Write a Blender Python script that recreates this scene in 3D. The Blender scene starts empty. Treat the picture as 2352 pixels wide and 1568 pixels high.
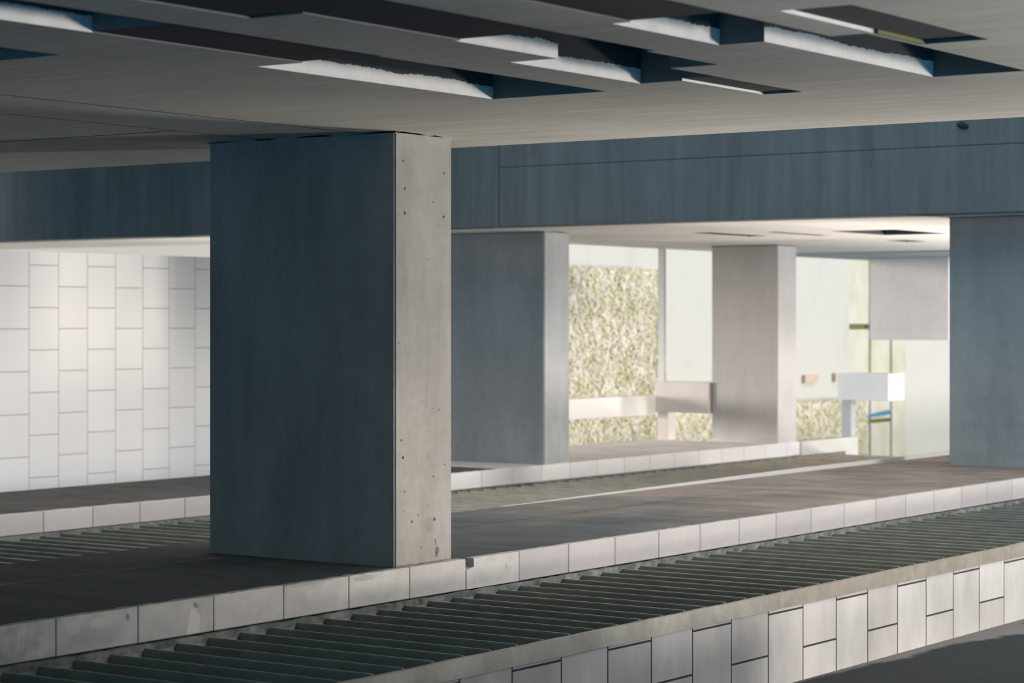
import bpy, bmesh, math, random
from mathutils import Vector, noise as mnoise
random.seed(7)
C = bpy.context.scene.collection
SC = bpy.context.scene

# ------------------------------------------------------------------ materials
def new_mat(name, rough=0.85):
    m = bpy.data.materials.new(name); m.use_nodes = True
    nt = m.node_tree; b = nt.nodes['Principled BSDF']
    b.inputs['Roughness'].default_value = rough
    b.inputs['Specular IOR Level'].default_value = 0.25
    return m, nt, b

def nd(nt, t, **kw):
    n = nt.nodes.new(t)
    for k, v in kw.items(): setattr(n, k, v)
    return n

def link(nt, a, b): nt.links.new(a, b)

def coord(nt, local=False):
    if local: return nd(nt, 'ShaderNodeTexCoord').outputs['Object']
    return nd(nt, 'ShaderNodeNewGeometry').outputs['Position']

def scaled(nt, v, s):
    n = nd(nt, 'ShaderNodeVectorMath', operation='MULTIPLY'); link(nt, v, n.inputs[0]); n.inputs[1].default_value = s
    return n.outputs[0]

def noise(nt, v, scale, detail=4, rough=0.55, s=None):
    n = nd(nt, 'ShaderNodeTexNoise')
    link(nt, scaled(nt, v, s) if s else v, n.inputs['Vector'])
    n.inputs['Scale'].default_value = scale; n.inputs['Detail'].default_value = detail; n.inputs['Roughness'].default_value = rough
    return n.outputs['Fac']

def ramp(nt, f, a, b, lo=0.0, hi=1.0, smooth=False):
    n = nd(nt, 'ShaderNodeMapRange'); n.clamp = True
    if smooth: n.interpolation_type = 'SMOOTHSTEP'
    link(nt, f, n.inputs['Value'])
    for k, v in (('From Min', a), ('From Max', b), ('To Min', lo), ('To Max', hi)): n.inputs[k].default_value = v
    return n.outputs['Result']

def math_(nt, op, a, b=None):
    n = nd(nt, 'ShaderNodeMath', operation=op)
    for i, v in enumerate((a, b)):
        if v is None: continue
        if isinstance(v, (int, float)): n.inputs[i].default_value = v
        else: link(nt, v, n.inputs[i])
    return n.outputs[0]

def mix(nt, f, a, b, blend='MIX'):
    n = nd(nt, 'ShaderNodeMix', data_type='RGBA', blend_type=blend)
    if isinstance(f, (int, float)): n.inputs[0].default_value = f
    else: link(nt, f, n.inputs[0])
    for i, v in ((6, a), (7, b)):
        if isinstance(v, tuple): n.inputs[i].default_value = (*v, 1)
        else: link(nt, v, n.inputs[i])
    return n.outputs[2]

def mulc(nt, col, f):
    n = nd(nt, 'ShaderNodeVectorMath', operation='SCALE'); 
    if isinstance(col, tuple): n.inputs[0].default_value = col
    else: link(nt, col, n.inputs[0])
    link(nt, f, n.inputs['Scale'])
    return n.outputs[0]

def bump(nt, b, h, strength, dist=0.01):
    n = nd(nt, 'ShaderNodeBump'); n.inputs['Strength'].default_value = strength; n.inputs['Distance'].default_value = dist
    link(nt, h, n.inputs['Height']); link(nt, n.outputs[0], b.inputs['Normal'])

def concrete(name, base, var=0.12, streak=None, streak_amt=0.0, pores=0.0, spots=(), rough=0.9, local=False, blotch=1.2, rnd=0.0):
    """cast concrete: cloudy tone, optional directional streaks, air-bubble pores and hand placed marks (x, y, z, r, darkness)"""
    m, nt, b = new_mat(name, rough)
    v = coord(nt, local)
    f = ramp(nt, noise(nt, v, blotch, 6, 0.6), 0.3, 0.7, 1 - var, 1 + var)
    f2 = ramp(nt, noise(nt, v, 14, 4, 0.6), 0.3, 0.7, 1 - var * .5, 1 + var * .5)
    f = math_(nt, 'MULTIPLY', f, f2)
    if streak:
        st = ramp(nt, noise(nt, v, 1.0, 5, 0.65, s=streak), 0.35, 0.65, 1 - streak_amt, 1 + streak_amt)
        f = math_(nt, 'MULTIPLY', f, st)
    if rnd:
        oi = nd(nt, 'ShaderNodeObjectInfo')
        f = math_(nt, 'MULTIPLY', f, ramp(nt, oi.outputs['Random'], 0, 1, 1 - rnd, 1 + rnd))
    if pores:
        vo = nd(nt, 'ShaderNodeTexVoronoi'); link(nt, v, vo.inputs['Vector']); vo.inputs['Scale'].default_value = 15
        sep = nd(nt, 'ShaderNodeSeparateColor'); link(nt, vo.outputs['Color'], sep.inputs[0])
        big = math_(nt, 'MULTIPLY', ramp(nt, sep.outputs[0], 0.6, 1.0, 0.0, 1.0), pores)
        p = math_(nt, 'LESS_THAN', vo.outputs['Distance'], math_(nt, 'MULTIPLY', big, 0.13))
        f = math_(nt, 'MULTIPLY', f, math_(nt, 'SUBTRACT', 1.0, math_(nt, 'MULTIPLY', p, 0.6)))
    for (x, y, z, r, d) in spots:
        n = nd(nt, 'ShaderNodeVectorMath', operation='DISTANCE'); link(nt, v, n.inputs[0]); n.inputs[1].default_value = (x, y, z)
        s_ = ramp(nt, n.outputs['Value'], r * .75, r, 1 - d, 1.0)
        f = math_(nt, 'MULTIPLY', f, s_)
    link(nt, mulc(nt, base, f), b.inputs['Base Color'])
    bump(nt, b, noise(nt, v, 60, 3), 0.15, 0.004)
    return m

def plain(name, base, rough=0.7, var=0.06, scale=3, metal=0.0, local=False):
    m, nt, b = new_mat(name, rough); b.inputs['Metallic'].default_value = metal
    v = coord(nt, local)
    link(nt, mulc(nt, base, ramp(nt, noise(nt, v, scale, 5), .3, .7, 1 - var, 1 + var)), b.inputs['Base Color'])
    return m

def tile_wall(name, c1, c2, joint, x0, w, z0, h, gap, stain=0.1, off_even=True):
    """upright stone tiles: running bond turned on its side (columns along x, courses along z)"""
    m, nt, b = new_mat(name, 0.6)
    v = coord(nt)
    sep = nd(nt, 'ShaderNodeSeparateXYZ'); link(nt, v, sep.inputs[0])
    cx = math_(nt, 'SUBTRACT', sep.outputs[0], x0); cz = math_(nt, 'SUBTRACT', sep.outputs[2], z0)
    comb = nd(nt, 'ShaderNodeCombineXYZ'); link(nt, math_(nt, 'ADD', cz, h * 20), comb.inputs[0]); link(nt, math_(nt, 'ADD', cx, w * 20), comb.inputs[1])
    br = nd(nt, 'ShaderNodeTexBrick'); link(nt, comb.outputs[0], br.inputs['Vector'])
    br.inputs['Scale'].default_value = 1; br.inputs['Brick Width'].default_value = h; br.inputs['Row Height'].default_value = w
    br.inputs['Mortar Size'].default_value = gap; br.inputs['Mortar Smooth'].default_value = 0.0; br.inputs['Bias'].default_value = 0
    br.offset = 0.5; br.offset_frequency = 2
    br.inputs['Color1'].default_value = (*c1, 1); br.inputs['Color2'].default_value = (*c2, 1); br.inputs['Mortar'].default_value = (*joint, 1)
    f = ramp(nt, noise(nt, v, 1.0, 5, .6, s=(2.2, 2.2, 0.8)), .3, .7, 1 - stain, 1 + stain * .4)
    link(nt, mulc(nt, br.outputs['Color'], f), b.inputs['Base Color'])
    inv = math_(nt, 'SUBTRACT', 1.0, br.outputs['Fac'])
    bump(nt, b, inv, 0.6, 0.01)
    return m

PORES = [(12.45,9.62,2.80,.009,.8),(12.47,9.62,2.44,.014,.85),(12.47,9.62,2.61,.011,.85),(12.92,9.62,2.43,.012,.8),(12.925,9.62,2.74,.010,.8),
         (12.45,9.62,.75,.012,.85),(12.43,9.62,.87,.010,.8),(12.80,9.62,.60,.010,.6),(12.81,9.62,.30,.014,.8),(12.62,9.62,.34,.009,.7),(12.55,9.62,.30,.012,.7),
         (12.84,9.62,.08,.030,.5),(12.835,9.62,.05,.022,.5),(12.825,9.62,.135,.008,.7),(12.82,9.62,.15,.008,.7),(12.83,9.62,.12,.008,.7),(12.74,9.62,.74,.035,.12),(12.75,9.62,.27,.06,.15)]
M = {}
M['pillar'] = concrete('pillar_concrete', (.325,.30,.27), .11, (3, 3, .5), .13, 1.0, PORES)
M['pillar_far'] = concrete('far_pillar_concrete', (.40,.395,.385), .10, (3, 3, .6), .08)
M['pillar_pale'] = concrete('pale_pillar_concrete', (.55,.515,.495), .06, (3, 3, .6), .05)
M['beam'] = concrete('beam_concrete', (.165,.18,.18), .08, (6, 6, .35), .14)
M['ceiling'] = concrete('ceiling_concrete', (.53,.505,.455), .10, (14, .6, 5), .10, blotch=.8)
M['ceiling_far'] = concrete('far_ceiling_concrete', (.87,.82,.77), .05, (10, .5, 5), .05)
def shade_tint(mat):
    """shade over the sheltered end of the deck, put into its colour, ragged edge"""
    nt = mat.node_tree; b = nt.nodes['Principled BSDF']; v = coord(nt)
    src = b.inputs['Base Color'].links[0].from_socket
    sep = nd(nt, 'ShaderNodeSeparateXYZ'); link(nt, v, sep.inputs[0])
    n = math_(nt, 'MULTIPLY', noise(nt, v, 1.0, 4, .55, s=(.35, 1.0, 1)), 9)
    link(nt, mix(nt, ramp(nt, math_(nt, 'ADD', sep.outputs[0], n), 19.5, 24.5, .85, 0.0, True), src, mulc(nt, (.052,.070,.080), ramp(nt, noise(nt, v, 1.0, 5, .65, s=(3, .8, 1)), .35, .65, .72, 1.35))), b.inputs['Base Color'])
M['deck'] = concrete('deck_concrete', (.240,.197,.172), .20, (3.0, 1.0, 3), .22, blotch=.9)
shade_tint(M['deck'])
M['deck_shaded'] = concrete('shaded_deck_concrete', (.10,.093,.088), .15, (3, 1, 3), .2)  # darker copy for the left part of the far deck: shade put into colour
M['deck_far_lit'] = concrete('far_deck_concrete_lit', (.74,.69,.66), .10, (3, 1, 3), .10)  # paler copy for the right part of the far deck: light put into colour
M['slab_edge'] = plain('slab_edge_concrete', (.3,.29,.28))
M['kerb'] = concrete('kerb_stone', (.465,.43,.42), .07, local=True, rnd=.06, pores=.5)
M['kerb_lit'] = concrete('kerb_stone_lit', (.80,.76,.74), .05, local=True, rnd=.04)  # lighter copy of the kerb stone: brighter light put into its colour
M['kerb_mid'] = concrete('kerb_stone_mid', (.53,.495,.465), .10, local=True, blotch=4, rnd=.04, pores=.7)
M['kerb_dirty'] = concrete('kerb_stone_dirty', (.42,.40,.375), .26, local=True, blotch=8, rnd=.05, pores=.9)
M['coping'] = concrete('coping_concrete', (.52,.485,.43), .16, (3, 3, 1.5), .10, .8, blotch=3)
def rusty(mat):
    """brown run-off staining that covers the far half of the coping"""
    nt = mat.node_tree; b = nt.nodes['Principled BSDF']; v = coord(nt)
    src = b.inputs['Base Color'].links[0].from_socket
    sep = nd(nt, 'ShaderNodeSeparateXYZ'); link(nt, v, sep.inputs[0])
    f = ramp(nt, math_(nt, 'ADD', sep.outputs[0], math_(nt, 'MULTIPLY', noise(nt, v, 2.5, 5, .6), 5)), 14.5, 18.0, 0, .85, True)
    link(nt, mix(nt, f, src, mix(nt, ramp(nt, noise(nt, v, 7, 5, .65), .35, .65), (.235,.20,.165), (.30,.265,.225))), b.inputs['Base Color'])
rusty(M['coping'])
M['tiles'] = tile_wall('front_tiles', (.72,.67,.64), (.60,.555,.52), (.05,.052,.055), 11.093 - .5283, .5283, -.389, .581, .007, .26)
M['tiles_far'] = tile_wall('far_tiles', (.50,.475,.455), (.475,.45,.43), (.30,.275,.26), 21.03, .533, 2.44 - .2825, .565, .009, .03)
M['white'] = plain('white_render', (.50,.485,.45), .8, .02)
M['white_lip'] = plain('white_stone', (.55,.535,.495), .8, .03)
M['rail'] = plain('pale_concrete', (.83,.745,.70), .85, .05)
M['rail_white'] = plain('rail_paint', (.70,.685,.64), .8, .02)
M['post_pale'] = plain('post_paint', (.90,.86,.81), .8, .03)
M['block'] = concrete('block_concrete', (.76,.665,.62), .08, blotch=1.6)
M['slat'] = plain('slat_metal', (.22,.23,.19), .5, .12, 6, .0)
M['slat_tan_lit'] = plain('slat_metal_tan_lit', (.86,.755,.61), .5, .12, 6, .0)
M['frame'] = concrete('frame_metal', (.17,.175,.165), .5, blotch=9)
M['dark'] = plain('trough_floor', (.03,.032,.035))
M['blue'] = plain('blue_plastic', (.03,.18,.36), .5)
M['brown'] = plain('rust_brown', (.50,.37,.30))
M['olive'] = plain('mossy_joint', (.16,.17,.05))
M['earth'] = plain('earth', (.25,.24,.17))

def lit_top_mat(name, face, edge):  # upward faces made lighter: light on the slat tops put into colour
    m, nt, b = new_mat(name, .55); v = coord(nt)
    g = nd(nt, 'ShaderNodeNewGeometry'); sep = nd(nt, 'ShaderNodeSeparateXYZ'); link(nt, g.outputs['Normal'], sep.inputs[0])
    up = math_(nt, 'MULTIPLY', ramp(nt, sep.outputs[2], .3, .6), ramp(nt, noise(nt, v, 5, 4, .6), .3, .6, .35, 1))
    fc = mulc(nt, face, ramp(nt, noise(nt, v, 5, 5), .3, .7, .85, 1.15))
    link(nt, mix(nt, up, fc, edge), b.inputs['Base Color'])
    return m
M['slat'] = lit_top_mat('painted_slat', (.215,.235,.20), (.46,.435,.365))
M['slat_tan_lit'] = lit_top_mat('tan_lit_slat', (.66,.585,.48), (.95,.88,.77))  # paler copy of the green slats: stronger light put into colour

def mat_ground():
    m, nt, b = new_mat('asphalt', .9); v = coord(nt)
    sep = nd(nt, 'ShaderNodeSeparateXYZ'); link(nt, v, sep.inputs[0])
    # lit strip along the foot of the tiled wall, put into colour, ragged edge
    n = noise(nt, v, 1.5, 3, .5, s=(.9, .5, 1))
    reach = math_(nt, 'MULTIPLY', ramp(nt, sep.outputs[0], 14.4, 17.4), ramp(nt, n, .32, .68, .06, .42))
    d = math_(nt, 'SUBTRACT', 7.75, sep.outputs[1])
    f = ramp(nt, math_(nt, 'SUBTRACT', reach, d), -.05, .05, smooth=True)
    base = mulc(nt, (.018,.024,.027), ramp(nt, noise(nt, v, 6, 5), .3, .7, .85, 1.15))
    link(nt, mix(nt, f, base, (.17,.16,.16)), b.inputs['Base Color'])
    return m
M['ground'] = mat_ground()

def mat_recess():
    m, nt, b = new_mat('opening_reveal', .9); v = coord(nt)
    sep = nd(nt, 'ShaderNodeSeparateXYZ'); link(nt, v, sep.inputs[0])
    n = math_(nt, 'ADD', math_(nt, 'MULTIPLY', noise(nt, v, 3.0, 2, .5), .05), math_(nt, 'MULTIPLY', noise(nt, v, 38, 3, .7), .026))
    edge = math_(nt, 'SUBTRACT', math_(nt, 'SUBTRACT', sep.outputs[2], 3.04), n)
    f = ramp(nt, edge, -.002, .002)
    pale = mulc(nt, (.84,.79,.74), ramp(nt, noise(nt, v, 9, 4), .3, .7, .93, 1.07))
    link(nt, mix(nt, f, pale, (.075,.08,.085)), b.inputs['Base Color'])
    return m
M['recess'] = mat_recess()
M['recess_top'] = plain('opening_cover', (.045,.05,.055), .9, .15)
M['recess_end'] = concrete('opening_end', (.20,.195,.185), .12)  # ends darker than the pale sides: shade by facing put into colour
M['seam'] = plain('seam', (.03,.03,.03), .95)

def mat_hedge():
    m, nt, b = new_mat('hedge_leaves', .7); v = coord(nt)
    n1 = ramp(nt, noise(nt, v, 5.5, 4, .6, s=(1, 1, .7)), .36, .66)
    c = mix(nt, n1, (.48,.445,.26), (.735,.67,.60))
    link(nt, c, b.inputs['Base Color'])
    return m
M['hedge'] = mat_hedge()
def mat_panel():
    m, nt, b = new_mat('lichen_stone', .8); v = coord(nt)
    f = ramp(nt, noise(nt, v, 1.3, 4, .55, s=(1.2, 1, .8)), .42, .68)
    link(nt, mix(nt, f, (.52,.495,.43), (.44,.425,.30)), b.inputs['Base Color'])
    return m
M['panel'] = mat_panel()
def mat_stained():
    m, nt, b = new_mat('stained_white_render', .8); v = coord(nt)
    f = ramp(nt, noise(nt, v, .9, 4, .6, s=(1.1, 1, .55)), .54, .72)
    link(nt, mix(nt, f, (.48,.465,.43), (.42,.405,.385)), b.inputs['Base Color'])
    return m
M['stained'] = mat_stained()

# ------------------------------------------------------------------ geometry helpers
def box(bm, x0, x1, y0, y1, z0, z1):
    v = [bm.verts.new(p) for p in ((x0,y0,z0),(x1,y0,z0),(x1,y1,z0),(x0,y1,z0),(x0,y0,z1),(x1,y0,z1),(x1,y1,z1),(x0,y1,z1))]
    return [bm.faces.new([v[i] for i in f]) for f in ((3,2,1,0),(4,5,6,7),(0,1,5,4),(1,2,6,5),(2,3,7,6),(3,0,4,7))]

def obj(name, bm, mats, parent=None, loc=None, bevel=0.0):
    if bevel:
        bmesh.ops.bevel(bm, geom=list(bm.edges), offset=bevel, segments=2, affect='EDGES', profile=.6)
    me = bpy.data.meshes.new(name); bm.to_mesh(me); bm.free()
    for m in (mats if isinstance(mats, (list, tuple)) else [mats]): me.materials.append(m)
    o = bpy.data.objects.new(name, me); C.objects.link(o)
    if loc: o.location = loc
    if parent: o.parent = parent
    return o

def boxobj(name, dims, mat, parent=None, bevel=0.0):
    """box with its origin at the middle of its base"""
    x0, x1, y0, y1, z0, z1 = dims
    bm = bmesh.new(); box(bm, *dims)
    return obj(name, bm, mat, parent, bevel=bevel)

def tag(o, label=None, cat=None, group=None, kind=None):
    for k, v in (('label', label), ('category', cat), ('group', group), ('kind', kind)):
        if v: o[k] = v
    return o

def empty(name, loc, label=None, cat=None, group=None, kind=None):
    o = bpy.data.objects.new(name, None); C.objects.link(o); o.location = loc; o.empty_display_size = .2
    return tag(o, label, cat, group, kind)

def child(name, bm, mat, parent, bevel=0.0):
    """mesh built in world coordinates, parented without moving"""
    o = obj(name, bm, mat, None, bevel=bevel)
    o.parent = parent
    o.matrix_parent_inverse = __import__('mathutils').Matrix.Translation(-parent.location)
    return o

def holed_slab(x_range, y_range, z, cells, thick, name, mats, label=None):
    """slab with its underside at z; cells = (x0,x1,y0,y1,depth,group) are sunk into it.
    returns the slab object; the sides and tops of grouped cells become child objects"""
    xs = sorted({x_range[0], x_range[1], *[c[0] for c in cells], *[c[1] for c in cells]})
    ys = sorted({y_range[0], y_range[1], *[c[2] for c in cells], *[c[3] for c in cells]})
    xs = [x for x in xs if x_range[0] <= x <= x_range[1]]; ys = [y for y in ys if y_range[0] <= y <= y_range[1]]
    def at(i, j):
        if not (0 <= i < len(xs) - 1 and 0 <= j < len(ys) - 1): return (0, None)
        cx, cy = (xs[i] + xs[i+1]) / 2, (ys[j] + ys[j+1]) / 2
        best = (0, None)
        for c in cells:
            if c[0] < cx < c[1] and c[2] < cy < c[3] and c[4] > best[0]: best = (c[4], c[5])
        return best
    bms = {}
    def quad(g, pts, mi=0):
        bm = bms.setdefault(g, bmesh.new())
        f = bm.faces.new([bm.verts.new(p) for p in pts]); f.material_index = mi
    for i in range(len(xs) - 1):
        for j in range(len(ys) - 1):
            d, g = at(i, j); x0, x1, y0, y1 = xs[i], xs[i+1], ys[j], ys[j+1]
            quad(g, [(x0,y0,z+d),(x0,y1,z+d),(x1,y1,z+d),(x1,y0,z+d)], 1 if g or d > 0 else 0)
            for (ni, nj, a, b_) in ((i+1, j, (x1,y0), (x1,y1)), (i, j+1, (x1,y1), (x0,y1)), (i-1, j, (x0,y1), (x0,y0)), (i, j-1, (x0,y0), (x1,y0))):
                d2, g2 = at(ni, nj)
                if 0 <= ni < len(xs) - 1 and 0 <= nj < len(ys) - 1 and d2 < d:
                    quad(g, [(*a, z+d), (*b_, z+d), (*b_, z+d2), (*a, z+d2)], (2 if a[0] == b_[0] or d < .01 else 0) if g else 1)
    bm = bms.pop(None)
    X0, X1 = x_range; Y0, Y1 = y_range; T = z + thick
    for pts in ([(X0,Y0,T),(X1,Y0,T),(X1,Y1,T),(X0,Y1,T)], [(X0,Y0,z),(X1,Y0,z),(X1,Y0,T),(X0,Y0,T)], [(X1,Y0,z),(X1,Y1,z),(X1,Y1,T),(X1,Y0,T)],
                [(X1,Y1,z),(X0,Y1,z),(X0,Y1,T),(X1,Y1,T)], [(X0,Y1,z),(X0,Y0,z),(X0,Y0,T),(X0,Y1,T)]):
        bm.faces.new([bm.verts.new(p) for p in pts])
    bmesh.ops.remove_doubles(bm, verts=bm.verts, dist=1e-4)
    slab = obj(name, bm, [mats[0], M['seam']])
    for g, b in bms.items():
        bmesh.ops.remove_doubles(b, verts=b.verts, dist=1e-4)
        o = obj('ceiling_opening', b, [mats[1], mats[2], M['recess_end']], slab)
        o['label'] = g
    return slab

# ------------------------------------------------------------------ near slab (ceiling) with its openings
GR = 'groove'
cells = [
 (4.0, 7.37, 6.96, 7.475, .40, 'long opening at the left, its far side pale'), (7.37, 8.84, 6.96, 7.475, .007, 'long opening at the left, its far side pale'),
 (8.84, 10.93, 6.985, 7.775, .40, 'long opening at the left, its far side pale'),
 (5.5, 7.43, 5.74, 6.57, .008, 'row of staggered openings in the middle'), (7.43, 8.56, 5.74, 6.278, .007, 'row of staggered openings in the middle'),
 (8.56, 9.425, 5.74, 6.308, .40, 'row of staggered openings in the middle'), (9.425, 10.12, 5.79, 6.60, .40, 'row of staggered openings in the middle'),
 (10.12, 10.68, 6.075, 6.60, .40, 'row of staggered openings in the middle'), (10.68, 11.60, 6.08, 6.335, .013, 'row of staggered openings in the middle'),
 (6.8, 8.46, 4.79, 5.281, .007, 'stepped opening towards the right'), (8.46, 9.41, 4.79, 5.375, .40, 'stepped opening towards the right'),
 (9.41, 11.29, 4.61, 5.135, .40, 'stepped opening towards the right'),
 (8.52, 9.935, 4.24, 4.575, .018, 'short shallow opening at the upper right'),
 (5.6, 7.90, 8.23, 8.75, .30, 'dark opening cut by the left edge'),
 (4.0, 12.36, 9.94, 9.965, .012, None), (4.0, 12.36, 10.84, 10.862, .012, None), (11.47, 11.50, 10.862, 14.5, .01, None),
]
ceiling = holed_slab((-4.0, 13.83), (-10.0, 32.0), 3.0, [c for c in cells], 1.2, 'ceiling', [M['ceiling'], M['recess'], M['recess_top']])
tag(ceiling, 'grey concrete slab overhead with long staggered openings', 'ceiling', kind='structure')

# moss on the lip of the short opening
bm = bmesh.new(); box(bm, 9.42, 9.925, 4.556, 4.573, 2.998, 3.016)
o = obj('moss_strip', bm, M['olive'], ceiling); o['label'] = 'yellow green strip on the lip of the short opening'

# ------------------------------------------------------------------ far slab: fascia beam and soffit
far_cells = [(27.9, 29.63, 13.25, 14.22, .35, 'dark opening beside the right-hand pillar'), (31.55, 32.33, 14.80, 15.15, .25, 'small dark opening in the far soffit'),
             (27.3, 28.95, 15.75, 16.05, .06, 'narrow opening above the third pillar'), (27.7, 29.25, 14.93, 15.10, .06, 'narrow opening in the middle of the far soffit'),
             (24.9, 36.0, 13.95, 13.962, .012, None), (26.58, 26.592, 5.0, 16.0, .012, None)]
side = holed_slab((24.6, 27.0), (20.0, 32.0), 2.92, [], 1.2, 'ceiling', [M['ceiling_far'], M['recess_top'], M['recess_top']])
tag(side, 'pale soffit strip above the white tiled wall', 'ceiling', kind='structure')
far_ceiling = holed_slab((24.6, 36.5), (4.0, 20.0), 2.92, far_cells, 1.2, 'ceiling', [M['ceiling_far'], M['recess_top'], M['recess_top']])
tag(far_ceiling, 'bright concrete soffit beyond the gap, behind the dark beam', 'ceiling', kind='structure')

beam = empty('concrete_beam', (24.37, 15.0, 2.92), 'dark grey concrete edge beam crossing behind the near pillar', 'beam')
bm = bmesh.new(); box(bm, 24.15, 24.6, 17.1, 32.0, 2.92, 4.9); child('beam_segment', bm, M['beam'], beam, .01)
bm = bmesh.new(); box(bm, 24.15, 24.6, 4.0, 17.085, 2.92, 3.685); child('beam_segment', bm, M['beam'], beam, .012)
bm = bmesh.new(); box(bm, 24.15, 24.6, 4.0, 17.085, 3.689, 4.9); child('upper_course', bm, M['beam'], beam, .01)
bm = bmesh.new()
bmesh.ops.create_icosphere(bm, subdivisions=2, radius=.06)
for v in bm.verts: v.co = Vector((v.co.x * .5, v.co.y * 1.1 + v.co.z * .4, v.co.z * .75)) * (1 + .25 * mnoise.noise(v.co * 18)) + Vector((24.14, 10.62, 3.92))
o = child('drain_stub', bm, M['dark'], beam); o['label'] = 'black drain stub high on the beam'

# ------------------------------------------------------------------ pillars
def pillar(x0, x1, y0, y1, z0, z1, mat, label):
    o = empty('concrete_pillar', ((x0+x1)/2, (y0+y1)/2, z0), label, 'pillar', 'square concrete pillars')
    bm = bmesh.new(); box(bm, x0, x1, y0, y1, z0, z1)
    bmesh.ops.subdivide_edges(bm, edges=[e for e in bm.edges if abs(e.verts[0].co.z - e.verts[1].co.z) > 1], cuts=60)
    bmesh.ops.bevel(bm, geom=[e for e in bm.edges if abs(e.verts[0].co.z - e.verts[1].co.z) > .01], offset=.012, segments=2, affect='EDGES')
    for v in bm.verts:
        n = mnoise.noise(Vector((v.co.x * 3, v.co.y * 3, v.co.z * 9))) * .004
        v.co.x += n; v.co.y += n
    child('shaft', bm, mat, o)
    # rough mortar bed where the shaft meets the slab above
    bm = bmesh.new(); box(bm, x0 - .002, x1 + .002, y0 - .002, y1 + .002, z1 - .025, z1 - .001)
    bmesh.ops.subdivide_edges(bm, edges=list(bm.edges), cuts=12, use_grid_fill=True)
    for v in bm.verts:
        if v.co.z < z1 - .012: v.co.z += .022 * mnoise.noise(v.co * 7) + .006
    child('mortar_bed', bm, M['slab_edge'], o)
    return o
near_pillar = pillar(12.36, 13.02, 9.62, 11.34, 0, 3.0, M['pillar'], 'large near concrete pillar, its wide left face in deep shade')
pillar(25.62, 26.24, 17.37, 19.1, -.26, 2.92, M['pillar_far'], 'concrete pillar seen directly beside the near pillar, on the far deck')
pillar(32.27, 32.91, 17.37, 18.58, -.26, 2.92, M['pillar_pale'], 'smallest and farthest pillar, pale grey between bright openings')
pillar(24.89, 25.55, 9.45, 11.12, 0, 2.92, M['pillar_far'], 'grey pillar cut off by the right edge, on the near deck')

# ------------------------------------------------------------------ decks, troughs, ground
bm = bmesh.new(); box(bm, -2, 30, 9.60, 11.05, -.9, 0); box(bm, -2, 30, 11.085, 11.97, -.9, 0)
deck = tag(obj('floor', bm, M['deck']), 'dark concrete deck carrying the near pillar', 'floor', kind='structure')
bm = bmesh.new(); box(bm, -2, 30, 11.05, 11.085, -.1, -.008)
obj('joint_filler', bm, M['seam'], deck)
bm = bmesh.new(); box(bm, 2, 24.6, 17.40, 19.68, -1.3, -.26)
tag(obj('floor', bm, M['deck_shaded']), 'dark concrete far deck left of the near pillar', 'floor', kind='structure')
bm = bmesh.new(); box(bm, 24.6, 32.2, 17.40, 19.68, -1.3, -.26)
deck2 = tag(obj('floor', bm, M['deck_far_lit']), 'grey concrete deck carrying the two farther pillars', 'floor', kind='structure')
bm = bmesh.new(); box(bm, -2, 36, 7.83, 9.6, -1.5, -.95); box(bm, -2, 36, 11.97, 17.4, -1.6, -1.3)
tag(obj('floor', bm, M['dark']), 'dark trough bottom under the gratings', 'floor', kind='structure')
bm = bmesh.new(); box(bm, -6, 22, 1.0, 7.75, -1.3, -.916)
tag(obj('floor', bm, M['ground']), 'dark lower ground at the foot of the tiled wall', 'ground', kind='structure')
bm = bmesh.new(); box(bm, 39.5, 75, 12, 42, -3.2, -2.2)
box(bm, 18, 39.5, 19.9, 45, -5, -4)  # unseen lower ground, added to block sky light from below
tag(obj('floor', bm, M['earth']), 'ground beyond the far deck, with added unseen lower ground', 'ground', kind='structure')

bm = bmesh.new(); box(bm, 17.0, 30, 11.975, 12.01, -.2, .046)
bmesh.ops.subdivide_edges(bm, edges=[e for e in bm.edges if abs(e.verts[0].co.x - e.verts[1].co.x) > 3], cuts=26)
for v in bm.verts:
    if v.co.z > 0: v.co.z = .046 * min(1, max(.02, (v.co.x - 17.2) / 5.5))
tag(obj('edge_strip', bm, M['white_lip']), 'thin bright white strip along the back edge of the near deck', 'edging')

# ------------------------------------------------------------------ kerb stones
ORD = ['first','second','third','fourth','fifth','sixth','seventh','eighth','ninth','tenth','eleventh','twelfth','thirteenth','fourteenth','fifteenth','sixteenth','seventeenth','eighteenth','nineteenth','twentieth']
def stone(x0, x1, y0, z0, z1, depth, mat, label, group, notch=None):
    w = (x1 - x0) / 2 - .004
    bm = bmesh.new()
    if notch:
        nw, nh = notch
        pts = [(-w,0),(w,0),(w,z1-z0),(-w+nw,z1-z0),(-w+nw+.004,z1-z0-nh*.9),(-w+nw*.5,z1-z0-nh),(-w,z1-z0-nh*1.12)]
        f = bm.faces.new([bm.verts.new((a, 0, b)) for a, b in pts])
        r = bmesh.ops.extrude_face_region(bm, geom=[f])
        for v in r['geom']:
            if isinstance(v, bmesh.types.BMVert): v.co.y += depth
        bmesh.ops.recalc_face_normals(bm, faces=bm.faces)
    else:
        box(bm, -w, w, 0, depth, 0, z1 - z0)
        bmesh.ops.subdivide_edges(bm, edges=[e for e in bm.edges if abs(e.verts[0].co.x - e.verts[1].co.x) > .3], cuts=14)
        bmesh.ops.bevel(bm, geom=[e for e in bm.edges if e.is_manifold and e.calc_face_angle(0) > 1], offset=.005, segments=1, affect='EDGES')
        sd = random.random() * 50
        for v in bm.verts:
            if v.co.z > (z1 - z0) * .8: v.co.z += .004 * mnoise.noise(Vector((v.co.x * 14 + sd, v.co.y * 9, 0)))
    o = obj('kerb_stone', bm, mat, loc=((x0 + x1) / 2, y0, z0))
    return tag(o, label, 'kerb stone', group)

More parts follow.
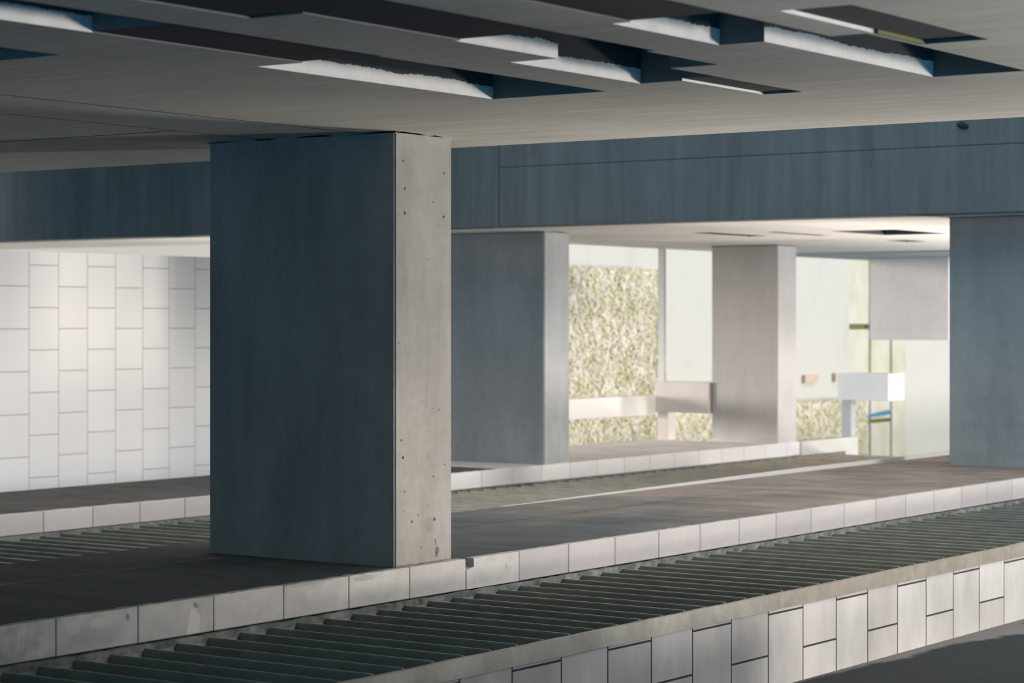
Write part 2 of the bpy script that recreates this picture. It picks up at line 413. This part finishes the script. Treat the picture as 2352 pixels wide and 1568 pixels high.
def mat_stone_mark(name, base, marks):
    m, nt, b = new_mat(name, .88); v = coord(nt, True)
    f = ramp(nt, noise(nt, v, 7, 5), .3, .7, .88, 1.12)
    col = mulc(nt, base, f)
    sep = nd(nt, 'ShaderNodeSeparateXYZ'); link(nt, v, sep.inputs[0])
    wob = math_(nt, 'MULTIPLY', math_(nt, 'SUBTRACT', noise(nt, v, 14, 4), .5), .10)
    for (cx, cz, rx, rz, c) in marks:
        a = math_(nt, 'DIVIDE', math_(nt, 'SUBTRACT', math_(nt, 'ADD', sep.outputs[0], wob), cx), rx)
        d = math_(nt, 'DIVIDE', math_(nt, 'SUBTRACT', sep.outputs[2], cz), rz)
        r = math_(nt, 'ADD', math_(nt, 'POWER', math_(nt, 'ABSOLUTE', a), 2.0), math_(nt, 'POWER', math_(nt, 'ABSOLUTE', d), 2.0))
        col = mix(nt, ramp(nt, r, .45, 1.5, .85, 0, True), col, c)
    link(nt, col, b.inputs['Base Color'])
    return m
M['kerb_arch'] = mat_stone_mark('kerb_stone_arch_stain', (.44,.42,.39), [(.145, .03, .06, .13, (.64,.58,.52)), (.17,.175,.018,.02,(.2,.2,.2))])
M['kerb_mottled'] = mat_stone_mark('kerb_stone_mottled', (.44,.42,.39), [(.24,.165,.02,.022,(.18,.19,.19)), (-.12,.10,.12,.05,(.37,.36,.345)), (.07,.07,.10,.05,(.375,.36,.345)), (.0,.16,.07,.03,(.50,.475,.44)), (-.2,.15,.06,.04,(.50,.475,.44))])
M['kerb_ring'] = mat_stone_mark('kerb_stone_ring_mark', (.54,.50,.465), [(-.08,.135,.026,.032,(.66,.61,.56)), (-.08,.135,.016,.02,(.56,.52,.48)), (-.1,.225,.3,.03,(.40,.39,.37))])
M['kerb_scuff'] = mat_stone_mark('kerb_stone_scuffed', (.54,.505,.47), [(-.17,.19,.11,.022,(.38,.36,.35))])
M['kerb_dots'] = mat_stone_mark('kerb_stone_dots', (.52,.485,.465), [(.16,.12,.014,.018,(.38,.35,.34)), (.22,.11,.006,.009,(.3,.28,.28))])

K0, KS = 7.140, .6587          # joints every 0.665 m: ... 12.51, 13.18 (chipped), 13.85 ...
i = 0
CH = 9
while K0 + KS * i < 23.3:
    if K0 + KS * (i + 1) < 8.5: i += 1; continue
    x0, x1 = K0 + KS * i, K0 + KS * (i + 1)
    rel = i - CH
    mt = M['kerb'] if rel >= 1 else (M['kerb_dirty'] if rel < -6 else M['kerb_mid'])
    g = 'kerb stones along the near deck'
    if rel == 0: mt, lab = M['kerb_dots'], 'pale kerb stone with a square chip in its top left corner'
    elif rel == -6: mt, lab = M['kerb_mottled'], 'grey mottled kerb stone with a dark dot near its right end'
    elif rel == -5: mt, lab = M['kerb_arch'], 'grey kerb stone with a pale arch-shaped stain, near the left edge'
    elif rel == -4: lab = 'kerb stone between the arch-stained one and the one with a faint ring mark'
    elif rel == -3: mt, lab = M['kerb_ring'], 'kerb stone with a faint ring mark, below the near pillar\'s shaded face'
    elif rel == -2: mt, lab = M['kerb_scuff'], 'kerb stone with a grey scuff along its top edge, below the near pillar\'s corner'
    elif rel == -1: lab = 'plain kerb stone just left of the chipped one, under the near pillar\'s bright face'
    elif rel < -6: lab = f'grey dirty kerb stone, {ORD[-6-rel-1]} to the left of the mottled one with a dark dot'
    else: lab = f'clean pale kerb stone of the near deck, {ORD[rel-1]} to the right of the chipped one'
    stone(x0, x1, 9.53, -.214, .002, .07, mt, lab, g, (.085, .07) if rel == 0 else None)
    i += 1
for i in range(1, 27):
    x0 = 14.30 + .7 * i
    # left of the near pillar the stones show up to x = 19; the pillar hides those up to x = 22.7
    if i == 1: lab = 'sliver of a far kerb stone cut off by the left edge of the photo'
    elif x0 < 19.0: lab = f'far kerb stone left of the near pillar, {ORD[i-2]} full one from the left edge'
    elif x0 < 22.5: continue
    elif i == 12: lab = 'far kerb stone half hidden behind the right edge of the near pillar'
    else: lab = f'bright far kerb stone, {ORD[i-13]} full one to the right of the near pillar'
    stone(x0, x0 + .7, 17.33, -.475, -.258, .07, M['kerb_lit'] if x0 > 22.5 else M['kerb'], lab, 'kerb stones along the far deck')

# ------------------------------------------------------------------ coping, tiled walls
bm = bmesh.new(); box(bm, 4, 27, 7.735, 7.775, -.362, -.25)
bmesh.ops.subdivide_edges(bm, edges=[e for e in bm.edges if abs(e.verts[0].co.x - e.verts[1].co.x) > 3], cuts=160)
for v in bm.verts:
    v.co.z += .005 * mnoise.noise(Vector((v.co.x * 3.1, v.co.y * 5, v.co.z * 9))); v.co.y += .003 * mnoise.noise(Vector((v.co.x * 2, 7, v.co.z * 9)))
tag(obj('coping_beam', bm, M['coping']), 'pale concrete coping on top of the tiled wall, in front of the near grating', 'coping')
bm = bmesh.new(); box(bm, 4, 27, 7.752, 7.83, -1.3, -.355)
tag(obj('wall_front', bm, M['tiles']), 'low wall of tall pale stone tiles below the coping', 'wall', kind='structure')
bm = bmesh.new(); box(bm, 14, 25, 22.5, 22.8, -1.3, 2.62)
tag(obj('wall_far', bm, M['tiles_far']), 'bright white wall of upright stone tiles left of the near pillar', 'wall', kind='structure')

# ------------------------------------------------------------------ gratings
def grating(name, x0, n, pitch, y0, y1, ztop, h, t, label, mat):
    g = empty(name, (x0 + n * pitch / 2, (y0 + y1) / 2, ztop), label, 'grating', 'metal gratings between the decks')
    bm = bmesh.new()
    box(bm, -t/2, t/2, y0, y1, ztop - h, ztop)
    bmesh.ops.bevel(bm, geom=list(bm.edges), offset=t * .22, segments=2, affect='EDGES')
    me = bpy.data.meshes.new('slat'); bm.to_mesh(me); bm.free(); me.materials.append(mat)
    for k in range(n):
        o = bpy.data.objects.new('slat', me); C.objects.link(o)
        o.parent = g; o.location = (x0 + k * pitch - g.location.x, -g.location.y, -g.location.z + random.uniform(-.003, .003))
        o.rotation_euler = (0, random.uniform(-.03, .03), 0)
    return g
g1 = grating('floor_grating', 7.008, 66, .2784, 7.772, 9.50, -.243, .16, .024, 'dark metal slat grating in front, between coping and near kerb', M['slat'])
bm = bmesh.new(); box(bm, 4, 26, 9.49, 9.535, -.262, -.222)
bmesh.ops.subdivide_edges(bm, edges=[e for e in bm.edges if abs(e.verts[0].co.x - e.verts[1].co.x) > 3], cuts=300)
for v in bm.verts: v.co.y += .008 * mnoise.noise(Vector((v.co.x * 6, 3, v.co.z * 20))); v.co.z += .006 * mnoise.noise(Vector((v.co.x * 9, v.co.y, 1)))
o = child('ledge', bm, M['frame'], g1); o['label'] = 'rough ledge under the kerb that holds the slats'
bm = bmesh.new(); box(bm, 4, 26, 9.50, 9.60, -.95, -.262); child('ledge_wall', bm, M['slab_edge'], g1)
grating('floor_grating', 13.74, 24, .2875, 11.99, 17.29, -.50, .16, .03, 'dark green slat grating left of the near pillar, slats edged with light', M['slat'])
g2 = grating('floor_grating', 13.74 + 24 * .2875, 47, .2875, 11.99, 17.29, -.50, .16, .03, 'tan-lit metal slat grating right of the near pillar, between the two decks', M['slat_tan_lit'])
bm = bmesh.new(); box(bm, 2, 34.5, 17.28, 17.335, -.53, -.482)
bmesh.ops.subdivide_edges(bm, edges=[e for e in bm.edges if abs(e.verts[0].co.x - e.verts[1].co.x) > 3], cuts=200)
for v in bm.verts: v.co.y += .01 * mnoise.noise(Vector((v.co.x * 5, 3, v.co.z * 20)))
o = child('ledge', bm, M['frame'], g2)
bm = bmesh.new(); box(bm, 2, 34.5, 17.30, 17.40, -1.3, -.53); child('ledge_wall', bm, M['slab_edge'], g2)

# ------------------------------------------------------------------ far background
def simple(name, dims, mat, label, cat, bevel=.01, group=None):
    return tag(boxobj(name, dims, mat, bevel=bevel), label, cat, group)
rb = empty('parapet_block', (32.35, 19.2, -.26), 'grey concrete parapet block on a post, left of the farthest pillar', 'parapet', 'parapet blocks at the far edge')
bm = bmesh.new(); box(bm, 32.2, 32.5, 18.6, 19.615, .19, .70); child('block', bm, M['rail'], rb, .012)
bm = bmesh.new(); box(bm, 32.2, 32.45, 19.37, 19.57, -.26, .19); child('post', bm, M['rail'], rb, .008)
bm = bmesh.new(); box(bm, 32.2, 32.26, 19.44, 19.56, .70, 2.90); child('upright', bm, M['post_pale'], rb, .008)
rb2 = empty('parapet_block', (39.4, 19.3, -2.2), 'pale grey parapet block far right, above the blue strip', 'parapet', 'parapet blocks at the far edge')
bm = bmesh.new(); box(bm, 39.2, 39.9, 18.75, 19.82, .19, .705); child('block', bm, M['rail'], rb2, .012)
bm = bmesh.new(); box(bm, 39.35, 39.55, 19.6, 19.8, -2.2, .19); child('post', bm, M['white'], rb2, .008)
simple('parapet_rail', (26.5, 32.6, 19.75, 19.95, .142, .468), M['rail_white'], 'long white parapet rail left of the grey block, in front of the hedge', 'rail')
0 and simple('parapet_rail', (32.9, 39.2, 19.70, 19.95, .142, .60), M['white'], 'short white parapet rail right of the farthest pillar', 'rail')
hb = empty('hanging_block', (39.4, 18.3, 1.345), 'square grey concrete block hanging below the soffit at upper right', 'block')
bm = bmesh.new(); box(bm, 39.2, 39.75, 17.53, 19.13, 1.345, 2.89); child('block', bm, M['block'], hb, .015)
bm = bmesh.new(); box(bm, 36.5, 41.0, 16.0, 19.9, 2.89, 3.4); child('hanger_slab', bm, M['white'], hb, .01)
# low end wall continuing the far kerb
simple('low_wall', (32.95, 35.0, 17.3, 17.5, -1.0, -.255), M['white_lip'], 'short white wall closing the end of the far deck', 'low wall')

# hedge, clipped box with leafy surface
def hedge(dims, n, label, leaf=.042):
    x0, x1, y0, y1, z0, z1 = dims
    h = empty('clipped_hedge', ((x0+x1)/2, (y0+y1)/2, z0), label, 'hedge')
    bm = bmesh.new(); box(bm, *dims)
    for _ in range(4): bmesh.ops.subdivide_edges(bm, edges=[e for e in bm.edges if e.calc_length() > .25], cuts=1, use_grid_fill=True)
    for v in bm.verts: v.co += Vector((mnoise.noise(v.co*2.3), mnoise.noise(v.co*2.3 + Vector((9,0,0))), mnoise.noise(v.co*2.3 + Vector((0,9,0))))) * .06
    child('foliage', bm, M['hedge'], h)
    bm = bmesh.new()
    for _ in range(n):
        p = Vector((random.uniform(x0, x1), y0 - random.uniform(-.02, .07), random.uniform(z0, z1)))
        if random.random() < .12: p = Vector((random.uniform(x0, x1), random.uniform(y0, y1), z1 + random.uniform(-.02, .06)))
        a = Vector((random.uniform(-1,1), random.uniform(-.5,.2), random.uniform(-1,1))).normalized() * leaf
        b_ = a.cross(Vector((random.uniform(-.6,.6), -1, random.uniform(-.6,.6)))).normalized() * leaf * .45
        bm.faces.new([bm.verts.new(p + q) for q in (-a, b_ - a*.1, a, -b_ - a*.1)])
    o = child('leaves', bm, M['hedge'], h); o['kind'] = 'stuff'
    return h
hedge((39.9, 43.55, 26.5, 26.93, -2.2, 2.80), 16000, 'tall dry green hedge left of the farthest pillar, behind the white rail')
hedge((43.97, 53.9, 26.4, 26.9, -2.2, -.38), 12000, 'low dry green hedge at the foot of the white wall')
simple('hedge_post', (43.69, 43.88, 26.45, 26.7, -2.2, 2.86), M['rail'], 'slim grey post at the right end of the tall hedge', 'post')

# white stained wall and panelled wall behind
bm = bmesh.new(); box(bm, 40, 54.1, 27.0, 27.6, -2.2, 5.2)
tag(obj('wall_back', bm, M['stained']), 'bright white stained wall behind the hedges', 'wall', kind='structure')
bm = bmesh.new(); box(bm, 57.6, 75, 27.2, 27.6, -2.2, 5.2)
tag(obj('wall_right', bm, M['white']), 'plain white wall beside the right-hand pillar', 'wall', kind='structure')
pw = empty('panel_wall', (55.8, 27.1, -2.2), 'wall of large pale stone panels with green lichen and dark joints, far right', 'panel wall')
for (x0, x1, z0, z1) in ((54.1, 55.28, 1.62, 5.2), (54.1, 55.28, -.93, 1.48), (54.1, 55.28, -2.2, -1.03), (55.39, 56.58, -.93, 5.2), (55.39, 56.58, -2.2, -1.03), (56.69, 57.58, -2.2, 5.2)):
    bm = bmesh.new(); box(bm, x0, x1, 27.0, 27.2, z0, z1); child('stone_panel', bm, M['panel'], pw, .015)
bm = bmesh.new(); box(bm, 54.12, 57.56, 27.17, 27.6, -2.2, 5.2); o = child('joint_backing', bm, M['olive'], pw); o['label'] = 'dark mossy joints'
# blue strip caught on the joint
bm = bmesh.new()
ring = []
for k in range(13):
    t = k / 12; x = 54.1 + 2.3 * t; z = -.86 + .10 * t ** 1.5; r = .014 + .045 * t; 
    ring.append([bm.verts.new((x, 26.93 + math.cos(a) * r * .6, z + math.sin(a) * r)) for a in [2 * math.pi * q / 8 for q in range(8)]])
for a, b_ in zip(ring, ring[1:]):
    for q in range(8): bm.faces.new((a[q], a[(q+1) % 8], b_[(q+1) % 8], b_[q]))
bm.faces.new(ring[0][::-1]); bm.faces.new(ring[-1])
tag(obj('blue_strip', bm, M['blue']), 'blue tapering strip lying across the panelled wall', 'strip')
simple('wall_bracket', (51.45, 52.17, 26.9, 27.0, .13, .33), M['brown'], 'small brown plate on the white wall, right of the farthest pillar', 'plate', .01)
simple('wall_bracket', (53.12, 53.3, 26.9, 27.0, .13, .35), M['brown'], 'tiny brown plate beside the pale grey parapet block', 'plate', .01)

# unseen slab added above the view to shade the left of the gap
bm = bmesh.new(); box(bm, 13.5, 24.7, 17.5, 32.4, 5.2, 5.6)
tag(obj('ceiling', bm, M['slab_edge']), 'added unseen slab shading the left part of the gap', 'ceiling', kind='structure')
# two walls added outside the view, only to shade and block light
bm = bmesh.new(); box(bm, 3.8, 9.9, 1.3, 1.5, -.916, .95); box(bm, 9.9, 13.3, 1.3, 1.5, -.916, .60); box(bm, 13.3, 14.7, 1.3, 1.5, -.916, .35)
tag(obj('unseen_shade_wall', bm, M['rail']), 'added unseen low wall shading the tiles and kerb', 'wall', kind='structure')
bm = bmesh.new(); box(bm, -16, 20.5, 32.4, 32.8, -14, 12)
tag(obj('unseen_end_blocker', bm, M['slab_edge']), 'added unseen wall blocking light from the left', 'wall', kind='structure')

# ------------------------------------------------------------------ light
w = bpy.data.worlds.new('sky'); SC.world = w; w.use_nodes = True
nt = w.node_tree; bg = nt.nodes['Background']
tc = nd(nt, 'ShaderNodeTexCoord')
dot = nd(nt, 'ShaderNodeVectorMath', operation='DOT_PRODUCT'); link(nt, tc.outputs['Generated'], dot.inputs[0])
dot.inputs[1].default_value = Vector((.02, -.30, .95)).normalized()
f = ramp(nt, dot.outputs['Value'], .30, .95, smooth=True)
dot2 = nd(nt, 'ShaderNodeVectorMath', operation='DOT_PRODUCT'); link(nt, tc.outputs['Generated'], dot2.inputs[0]); dot2.inputs[1].default_value = (.8, .6, 0)
haze = mix(nt, ramp(nt, dot2.outputs['Value'], -.15, .55, smooth=True), (.012, .37, .72), (.62, .585, .53))
link(nt, mix(nt, f, haze, (1.75, 1.73, 1.64)), bg.inputs['Color'])
bg.inputs['Strength'].default_value = 1.0

def sun(name, toward, strength, angle, color):
    l = bpy.data.lights.new(name, 'SUN'); l.energy = strength; l.angle = math.radians(angle); l.color = color
    o = bpy.data.objects.new(name, l); C.objects.link(o)
    o.rotation_euler = Vector(toward).to_track_quat('Z', 'Y').to_euler(); o.location = (20, -10, 6)
    return o
sun('low_sun_from_below', (.36, -.93, -.085), 1.7, 5, (1, .94, .88))
sun('hazy_low_sun', (.06, -1, .09), 1.9, 9, (1, .93, .87))
sun('left_fill', (-.5, .83, .06), 2.8, 12, (1, .94, .88))  # added fill sun that brightens the far left-facing sides
sun('right_fill_from_below', (.88, -.25, -.41), 9.0, 20, (1, .93, .84))  # added fill sun from below, brightens the slab undersides

# ------------------------------------------------------------------ camera
cd = bpy.data.cameras.new('camera'); cam = bpy.data.objects.new('camera', cd); C.objects.link(cam)
cd.sensor_width = 36; cd.lens = 5226 / 2352 * 36; cd.shift_y = -46 / 2352
cam.location = (0, 0, 1.69); cam.rotation_euler = (math.radians(90), 0, math.radians(34.95 - 90))
cd.dof.use_dof = True; cd.dof.focus_distance = 15.6; cd.dof.aperture_fstop = 2.6
cd.clip_end = 500
SC.camera = cam
vs = SC.view_settings
vs.view_transform = 'Standard'; vs.look = 'None'; vs.gamma = 1; vs.use_curve_mapping = False; vs.exposure = 0.0
